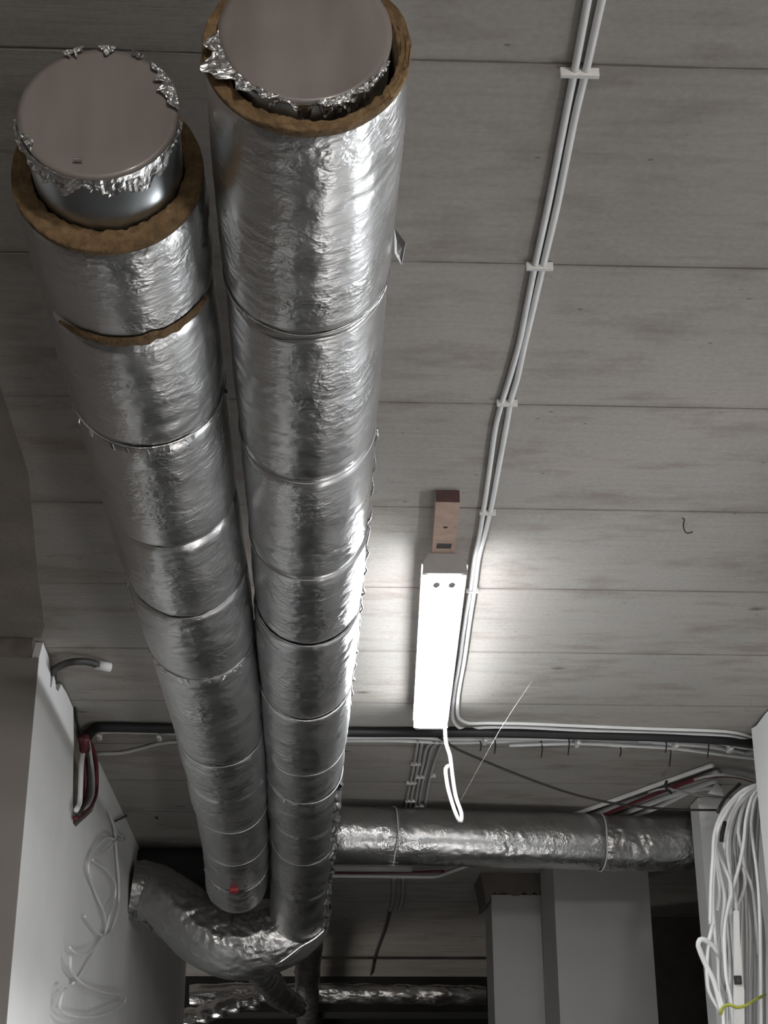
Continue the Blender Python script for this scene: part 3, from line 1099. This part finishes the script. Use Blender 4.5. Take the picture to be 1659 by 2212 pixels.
G1 = 'white cables bundled below the black cable'
cable('wall_cable', [(198, 1592), (215, 1582), (260, 1580), (385, 1584), (480, 1590), (600, 1594), (750, 1593), (880, 1592), (960, 1596), (1040, 1596), (1180, 1595), (1320, 1603), (1450, 1607), (1540, 1614), (1600, 1628), (1665, 1634)], 0.0065, 'cable',
      'white cable close beneath the thick black cable, from wall to wall', group=G1)
cable('wall_cable', [(205, 1628), (262, 1626), (310, 1615), (345, 1606), (390, 1602), (600, 1604), (750, 1600), (860, 1600), (960, 1604), (1040, 1603), (1120, 1601), (1250, 1600), (1300, 1606), (1345, 1612), (1420, 1604), (1530, 1612), (1590, 1622), (1665, 1640)], 0.0060, 'cable',
      'white cable sagging away from the black cable at the left wall', group=G1)
cable('wall_cable', [(990, 1588), (1060, 1590), (1200, 1592), (1300, 1598), (1450, 1601), (1530, 1606), (1600, 1626), (1640, 1622), (1665, 1624)], 0.0060, 'cable2',
      'grey cable squeezed between the white ones right of the lamp', group=G1)
cable('wall_cable', [(1100, 1610), (1250, 1606), (1380, 1612), (1450, 1616), (1530, 1626), (1590, 1634), (1640, 1639), (1665, 1640)], 0.0060, 'cable',
      'lowest white cable of the bundle right of the lamp', group=G1, h=HC - 0.02)
cable('wall_cable', [(1380, 1600), (1470, 1599), (1540, 1603), (1585, 1612), (1630, 1618), (1665, 1622)], 0.0060, 'cable',
      'short white cable curving out of the bundle at the right wall', group=G1, h=HC - 0.02)


def tie(px, py, py2, label, dx=0, r=0.0022):
    a = AZ(px, py, HC - 0.012)
    b = a + Vector((0.003, 0, -0.02))
    e = AY(px + dx, py2, a.y - 0.01)
    o = tube('cable_tie', [a + Vector((0, 0.03, 0.008)), a, b, e], r, 'blackp', None, seg=6, step=0.01)
    return tag(o, label, 'cable tie', 'black ties with tails hanging from the cable bundle')


for a in [(1037, 1600, 1622, 'black tie tail hanging from the bundle nearest the lamp'), (1068, 1597, 1628, 'black tie tail second from the lamp on the bundle'),
          (1169, 1602, 1637, 'black tie tail third from the lamp on the bundle'), (1227, 1592, 1632, 'black tie tail fourth from the lamp on the bundle'),
          (1339, 1610, 1634, 'short black tie tail under the bundle, fifth from the lamp'), (1437, 1598, 1626, 'black tie tail, left of the two close together on the bundle'),
          (1446, 1612, 1656, 'longest black tie tail hanging under the bundle'), (1528, 1597, 1637, 'black tie tail nearest the right wall')]:
    tie(*a)

# five cables going back from the bundle over the cross duct
G2 = 'white cables running back from the bundle to the cross duct'
back = [([(903, 1600), (893, 1660), (882, 1712), (874, 1760)], 'leftmost white cable running back towards the cross duct beside the lamp end'),
        ([(912, 1602), (902, 1660), (891, 1712), (883, 1760)], 'white cable second from left running back towards the cross duct'),
        ([(952, 1594), (924, 1612), (914, 1650), (903, 1700), (893, 1762)], 'third white cable from left running back, bending at its near end'),
        ([(958, 1598), (934, 1614), (924, 1650), (911, 1700), (902, 1762)], 'fourth white cable from left running back, bending at its near end'),
        ([(975, 1598), (955, 1608), (941, 1640), (927, 1690), (915, 1762)], 'rightmost white cable running back towards the cross duct')]
for p, l in back:
    cable('ceiling_cable', p, 0.0055, 'cable2', l, group=G2)
for k, (x, y, w) in enumerate([(898, 1646, 0.035), (889, 1687, 0.037), (908, 1674, 0.035), (886, 1726, 0.037), (905, 1738, 0.04), (935, 1672, 0.02)]):
    clip(x, y, w, ['white clip on the back-running cables nearest the bundle', 'white clip in the middle of the leftmost back-running cables',
                   'white clip on the middle pair of back-running cables', 'white clip on the leftmost pair just before the cross duct',
                   'white clip on the middle pair just before the cross duct', 'single white clip on the rightmost back-running cable'][k], wd=0.02, hh=0.012,
         group='white clips on the back-running cables')

# loose dark wire slung across below the ceiling
wp = [(935, 1585, 4.95), (960, 1600, 4.95), (989, 1619, 5.0), (1105, 1668, 5.15), (1220, 1710, 5.3), (1307, 1732, 5.4), (1394, 1744, 5.5), (1470, 1749, 5.55), (1550, 1750, 5.6)]
tag(tube('loose_wire', [AY(*p) for p in wp], 0.0042, 'dgrey', None, seg=8, step=0.03), 'loose dark wire sagging from behind the lamp to the right cables', 'wire')
tag(tube('string', [AY(1150, 1470, 4.2), AY(1078, 1580, 4.4), AY(996, 1728, 4.61)], 0.0007, 'wire', None, seg=5, step=0.1), 'very thin pale string stretched from the ceiling to the lamp cord', 'string')
tag(tube('wire_hook', [AZ(1474, 1120, HC), AZ(1478, 1122, HC - 0.004), AY(1476, 1135, 3.19), AY(1479, 1147, 3.19), AY(1485, 1152, 3.19), AY(1496, 1149, 3.19)], 0.0014, 'blackp', None, seg=6, step=0.005),
    'small black wire hook sticking out of the ceiling at right', 'hook')

# plastic conduits and red cable, upper right
G3 = 'white conduits slanting up to the right above the cross duct'
for p, r, m, l in [([(1225, 1765), (1400, 1702), (1540, 1652)], 0.0085, 'cable', 'topmost white conduit slanting up above the cross duct'),
                   ([(1260, 1768), (1400, 1720), (1552, 1668)], 0.014, 'cable2', 'thick grey conduit between the slanting white ones'),
                   ([(1320, 1768), (1440, 1722), (1545, 1686)], 0.010, 'cable', 'white conduit just below the red cable'),
                   ([(1350, 1768), (1420, 1744), (1500, 1706), (1558, 1700)], 0.009, 'cable', 'lowest white conduit slanting above the cross duct')]:
    cable('conduit', p, r, m, l, 'conduit', G3, seg=12)
cable('red_cable', [(1285, 1768), (1370, 1734), (1440, 1706), (1500, 1684), (1540, 1676), (1590, 1677), (1660, 1698)], 0.008, 'red', 'dark red cable between the white slanting conduits at upper right', h=HC - 0.028)
cable('grey_cable', [(1400, 1712), (1440, 1703), (1490, 1714), (1540, 1724), (1600, 1722), (1660, 1715)], 0.004, 'cable2', 'thin grey cable bowing below the slanting conduits', h=HC - 0.035)
cable('grey_cable', [(1500, 1684), (1545, 1674), (1590, 1676), (1625, 1684), (1665, 1700)], 0.0055, 'cable2', 'grey cable arching from the conduit ends into the right wall opening', h=HC - 0.03)
o = cable('cable_tie', [(1440, 1688), (1437, 1698), (1444, 1708), (1450, 1713)], 0.005, 'blackp', 'thick black tie round the slanting red and white bundle', 'cable tie', h=HC - 0.045, step=0.01)
o = poly_prism('cardboard_scrap', [AY(1549, 1688, 5.6), AY(1559, 1706, 5.6), AY(1563, 1720, 5.6), AY(1530, 1714, 5.6)], (0, 0.01, 0.004), 'cable', kind=None)
tag(o, 'pale folded plastic scrap at the right ends of the conduits', 'scrap')
tag(tube('dark_conduit', [AY(1598, 1694, 5.2), AY(1570, 1720, 5.15), AY(1556, 1742, 5.1), AY(1550, 1756, 5.1)], 0.006, 'dgrey', None, seg=8, step=0.02),
    'short dark pipe end poking out above the hanging white cables', 'pipe')

# below the cross duct, left part
cable('cable_channel', [(600, 1873), (720, 1874), (890, 1875)], 0.018, 'cable2', 'wide pale cable channel just below the cross duct beside the right long duct', 'channel', seg=12)
cable('red_cable', [(600, 1886), (880, 1884), (960, 1882)], 0.006, 'red', 'dark red cable under the pale channel behind the cross duct', h=HC - 0.02)
cable('conduit', [(590, 1893), (730, 1892), (935, 1894), (965, 1886), (1020, 1866)], 0.0085, 'cable', 'thin white conduit below the cross duct bending up at its right end', 'conduit')
for x, l in ((851, 'left one of two short white cables on the far ceiling'), (871, 'right one of two short white cables on the far ceiling')):
    cable('ceiling_cable', [(x, 1896), (x - 2, 1945), (x - 8, 1966)], 0.009, 'cable2', l, group='two short white cables on the far ceiling')
cable('ceiling_cable', [(842, 1968), (830, 2010), (812, 2060), (802, 2105)], 0.008, 'dgrey', 'dark cable trailing on from the two short white cables', 'cable')

# ------------------------------------------------------------------ left wall bits
WX = XL + 0.012
dc = [AX(116, 1466, XL - 0.02), AX(118, 1446, WX), AZ(150, 1431, HC - 0.03), AZ(185, 1429, HC - 0.02), AZ(212, 1436, HC - 0.02)]
w = tube('stub_cable', dc, 0.010, 'dgrey', None, seg=12, step=0.01)
tag(w, 'short dark cable stub poking from a hole at the left wall top', 'cable')
a, b = AZ(206, 1436, HC - 0.02), AZ(238, 1442, HC - 0.02)
o = tube('end_plug', [a, b], 0.0135, 'clip', w, seg=10, step=0.02)
o.parent = w
o.matrix_parent_inverse = Matrix.Identity(4)
o['label'] = 'white plastic end plug'

G4 = 'cables looping out of the notch in the left wall'
loops = [([(190, 1594), (202, 1622), (208, 1660), (208, 1705), (200, 1735), (180, 1756), (162, 1768)], 0.0075, 'red', 'outermost red cable loop at the left wall notch'),
         ([(186, 1596), (184, 1625), (183, 1660), (184, 1700), (182, 1728), (170, 1748)], 0.0070, 'red', 'inner red cable hanging straight in the left wall notch'),
         ([(190, 1600), (196, 1640), (201, 1680), (200, 1715), (188, 1740), (168, 1752)], 0.0070, 'cable2', 'grey cable lying inside the red loop at the left wall'),
         ([(182, 1600), (176, 1650), (174, 1700), (172, 1735), (164, 1750)], 0.0080, 'cable', 'white cable deepest in the left wall notch'),
         ([(188, 1606), (191, 1650), (192, 1700), (186, 1732), (170, 1760)], 0.0050, 'dgrey', 'thin dark cable between the red ones in the notch')]
for i, (p, r, m, l) in enumerate(loops):
    tag(tube('looped_cable', [AX(x, y, XL + 0.012 + 0.004 * i) for x, y in p], r, m, None, seg=8, step=0.02), l, 'cable', G4)
tag(tube('black_strap', [AX(162, 1524, XL + 0.004), AX(166, 1560, XL + 0.006), AX(178, 1590, XL + 0.02), AX(188, 1596, XL + 0.03)], 0.005, 'blackp', None, seg=6, step=0.02),
    'thin black wire dropping from the ceiling corner to the notch', 'wire')
box_o = tube('red_sleeve', [AX(181, 1592, XL + 0.03), AX(183, 1620, XL + 0.03)], 0.017, 'red', None, seg=14, step=0.01)
tag(box_o, 'dark red sleeve where the looped cables leave the black cable', 'sleeve')

S4 = 1 / 2.537


def q4(pts):        # points read on the enlarged view of the left wall
    return [(x * S4, 1340 + y * S4) for x, y in pts]


wires = [([(590, 1050), (620, 1110), (632, 1190), (640, 1300), (650, 1400), (652, 1520), (645, 1600), (610, 1700), (570, 1735), (520, 1810), (430, 1960), (400, 1990)], 0.0042,
          'thin white wire with the long right-hand bow on the left wall'),
         ([(600, 1060), (640, 1160), (680, 1185), (682, 1210), (650, 1215), (600, 1190), (540, 1220), (490, 1310), (485, 1370), (520, 1490), (570, 1600), (582, 1690), (565, 1730)], 0.0036,
          'thin white wire with the small knot loop on the left wall'),
         ([(630, 1210), (580, 1260), (510, 1310), (520, 1325), (580, 1365), (635, 1450), (630, 1520), (600, 1620), (575, 1720), (555, 1725), (510, 1680), (465, 1620)], 0.0034,
          'thin white wire crossing the others and ending in a short upturned tip'),
         ([(380, 1790), (410, 1820), (460, 1830), (520, 1800), (570, 1725)], 0.0032, 'short faint white wire arc beside the crossing of the wires'),
         ([(385, 1840), (385, 1900), (410, 1950), (470, 2000), (560, 2035), (650, 2050), (690, 2070), (680, 2100), (600, 2150), (500, 2175), (400, 2170), (340, 2145), (325, 2110), (340, 2050), (360, 2020)], 0.0042,
          'white wire making the big lowest loop on the left wall')]
for i, (p, r, l) in enumerate(wires):
    tag(tube('loose_wire', [AX(x, y, XL + 0.006 + 0.004 * i + 0.01 * math.sin(k * 1.3 + i) ** 2) for k, (x, y) in enumerate(q4(p))], r * 1.15, 'cable', None, seg=7, step=0.015), l, 'wire',
        'thin white wires tangled on the left wall')
tag(tube('dark_wire', [AX(x, y, XL + 0.008) for x, y in q4([(632, 1100), (700, 1070), (780, 1052)])] + [AZ(340, 1768, HC - 0.01)], 0.004, 'dgrey', None, seg=6, step=0.02),
    'thin dark wire arching from the wires up to the ceiling', 'wire')

# ------------------------------------------------------------------ hanging bundle at the right


def q7(pts):
    return [(1380 + x * 0.331, 1480 + y * 0.331) for x, y in pts]


G5 = 'white cables hanging in the thick bundle on the right'
hang = [
    ([(800, 640), (690, 680), (600, 760), (530, 860), (492, 980), (485, 1100), (472, 1300), (466, 1560)], 'outermost left cable of the hanging bundle, ending halfway down'),
    ([(800, 645), (640, 740), (560, 850), (510, 960), (497, 1100), (482, 1400), (500, 1650), (516, 1800), (522, 2000), (545, 2090), (560, 2300)], 'cable following the left edge of the hanging bundle to the bottom'),
    ([(800, 650), (700, 700), (620, 800), (572, 930), (558, 1060), (580, 1160), (640, 1500), (650, 2300)], 'cable arching over left of the dark gap in the hanging bundle'),
    ([(805, 650), (740, 700), (650, 790), (592, 920), (577, 1080), (595, 1250), (600, 1500), (640, 2000), (650, 2300)], 'cable arching just right of the dark gap in the hanging bundle'),
    ([(805, 650), (720, 740), (662, 850), (648, 960), (670, 1060), (690, 1190), (740, 1320), (762, 1500), (782, 1760)], 'cable crossing to the right and ending with a cut tip'),
    ([(805, 650), (740, 730), (702, 860), (682, 1050), (650, 1200), (590, 1420), (560, 1600), (570, 1900), (610, 2090), (620, 2300)], 'cable crossing from upper right to lower left in the bundle'),
    ([(810, 655), (760, 740), (735, 900), (742, 1000), (775, 1250), (790, 1500), (795, 1800), (800, 2300)], 'cable running down beside the right wall edge'),
    ([(495, 1040), (540, 1150), (590, 1260), (604, 1330), (600, 1420), (570, 1520), (590, 1700), (600, 2000), (630, 2300)], 'cable fanning out from the left edge to the middle'),
    ([(497, 1040), (520, 1180), (545, 1300), (585, 1390), (602, 1500), (604, 1800), (585, 2000), (600, 2090), (590, 2300)], 'cable wriggling down the middle of the bundle'),
    ([(682, 1190), (695, 1290), (655, 1420), (580, 1540), (524, 1680), (512, 1800), (532, 1950), (590, 2080), (600, 2300)], 'cable swinging in a wide bow to the lower left'),
    ([(520, 1760), (480, 1700), (430, 1662), (398, 1662), (388, 1700), (430, 1810), (490, 1930), (525, 2060), (540, 2120)], 'cable making the loop that sticks out on the left'),
    ([(484, 1560), (455, 1680), (444, 1850), (455, 1990), (500, 2080), (535, 2130)], 'cable bowing out left below the looped one'),
    ([(492, 1050), (515, 1200), (530, 1350), (512, 1475)], 'short cable ending in a cut tip near the left edge'),
    ([(500, 1040), (530, 1230), (560, 1400), (545, 1560), (550, 1750), (540, 1900), (560, 2080), (545, 2300)], 'cable swaying through the left third of the bundle'),
]
for i, (p, l) in enumerate(hang):
    pts = []
    for k, (x, y) in enumerate(q7(p)):
        t = min(1, k / 3)
        pts.append(AY(x, y, 4.98 + 0.015 * (i % 5) + 0.02 * math.sin(i * 2.1 + k * 0.9)))
    tag(tube('hanging_cable', pts, 0.0060 if i not in (10,) else 0.0085, 'cable', None, seg=8, step=0.02), l, 'cable', G5)
for i in range(16):
    x0 = 600 + i * 12
    x1 = 560 + i * 17 + random.uniform(-8, 8)
    pts = [(810 - (15 - i) * 1.5, 665), (790 - (15 - i) * 8, 760), (x0 + random.uniform(-10, 10), 1000), (x0 + random.uniform(-18, 18), 1300), (x1 + random.uniform(-18, 18), 1650), (x1 + random.uniform(-8, 8), 2000), (x1, 2300)]
    P = [AY(x, y, 5.12 + 0.03 * (i % 3) + 0.01 * math.sin(k + i)) for k, (x, y) in enumerate(q7(pts))]
    tag(tube('hanging_cable', P, 0.0060, 'cable' if i % 3 else 'cable2', None, seg=8, step=0.03), 'white or pale grey cable running straight down inside the bundle on the right', 'cable', G5)
# flat trunking with a dark knockout hanging in the bundle
tk = empty('cable_trunking', AY(1596, 2212, 4.93), 'flat white strip with a small black square hanging in the cable bundle', 'trunking')
c0, c1_ = AY(1590, 1968, 4.94), AY(1596, 2235, 4.94)
loft('strip', [[c + Vector((sx * w, sy, 0)) for sx, sy in ((-1, -0.004), (1, -0.004), (1, 0.006), (-1, 0.006))] for c, w in
               ((c0, 0.008), (AY(1592, 2050, 4.94), 0.010), (AY(1594, 2106, 4.94), 0.012), (AY(1596, 2140, 4.94), 0.016), (c1_, 0.017))], 'clip', tk)
c = AY(1594, 2117, 4.93)
o = box('knockout', (c.x - 0.0115, c.y - 0.003, c.z - 0.013), (c.x + 0.0115, c.y + 0.004, c.z + 0.013), 'blackp', tk, 0.001)
o = box('knockout_core', (c.x - 0.005, c.y - 0.004, c.z - 0.006), (c.x + 0.005, c.y - 0.0025, c.z + 0.006), 'dgrey', tk, 0.001)
yt = [AY(1556, 2192, 4.90), AY(1562, 2176, 4.89), AY(1576, 2170, 4.88), AY(1590, 2176, 4.88), AY(1606, 2174, 4.88), AY(1618, 2168, 4.89), AY(1634, 2158, 4.93), AY(1652, 2150, 5.0)]
tag(tube('yellow_tie', yt, 0.004, 'yellow', None, seg=8, step=0.01, flat=1.8), 'yellow-green tape tied round the lower end of the hanging cables', 'tape')
gp = tube('dark_gap_pipe', [AY(1567, 1775, 5.02), AY(1560, 1800, 5.02), AY(1558, 1818, 5.02)], 0.007, 'blackp', None, seg=8, step=0.02)
tag(gp, 'short black piece showing between the upper hanging cables', 'pipe')
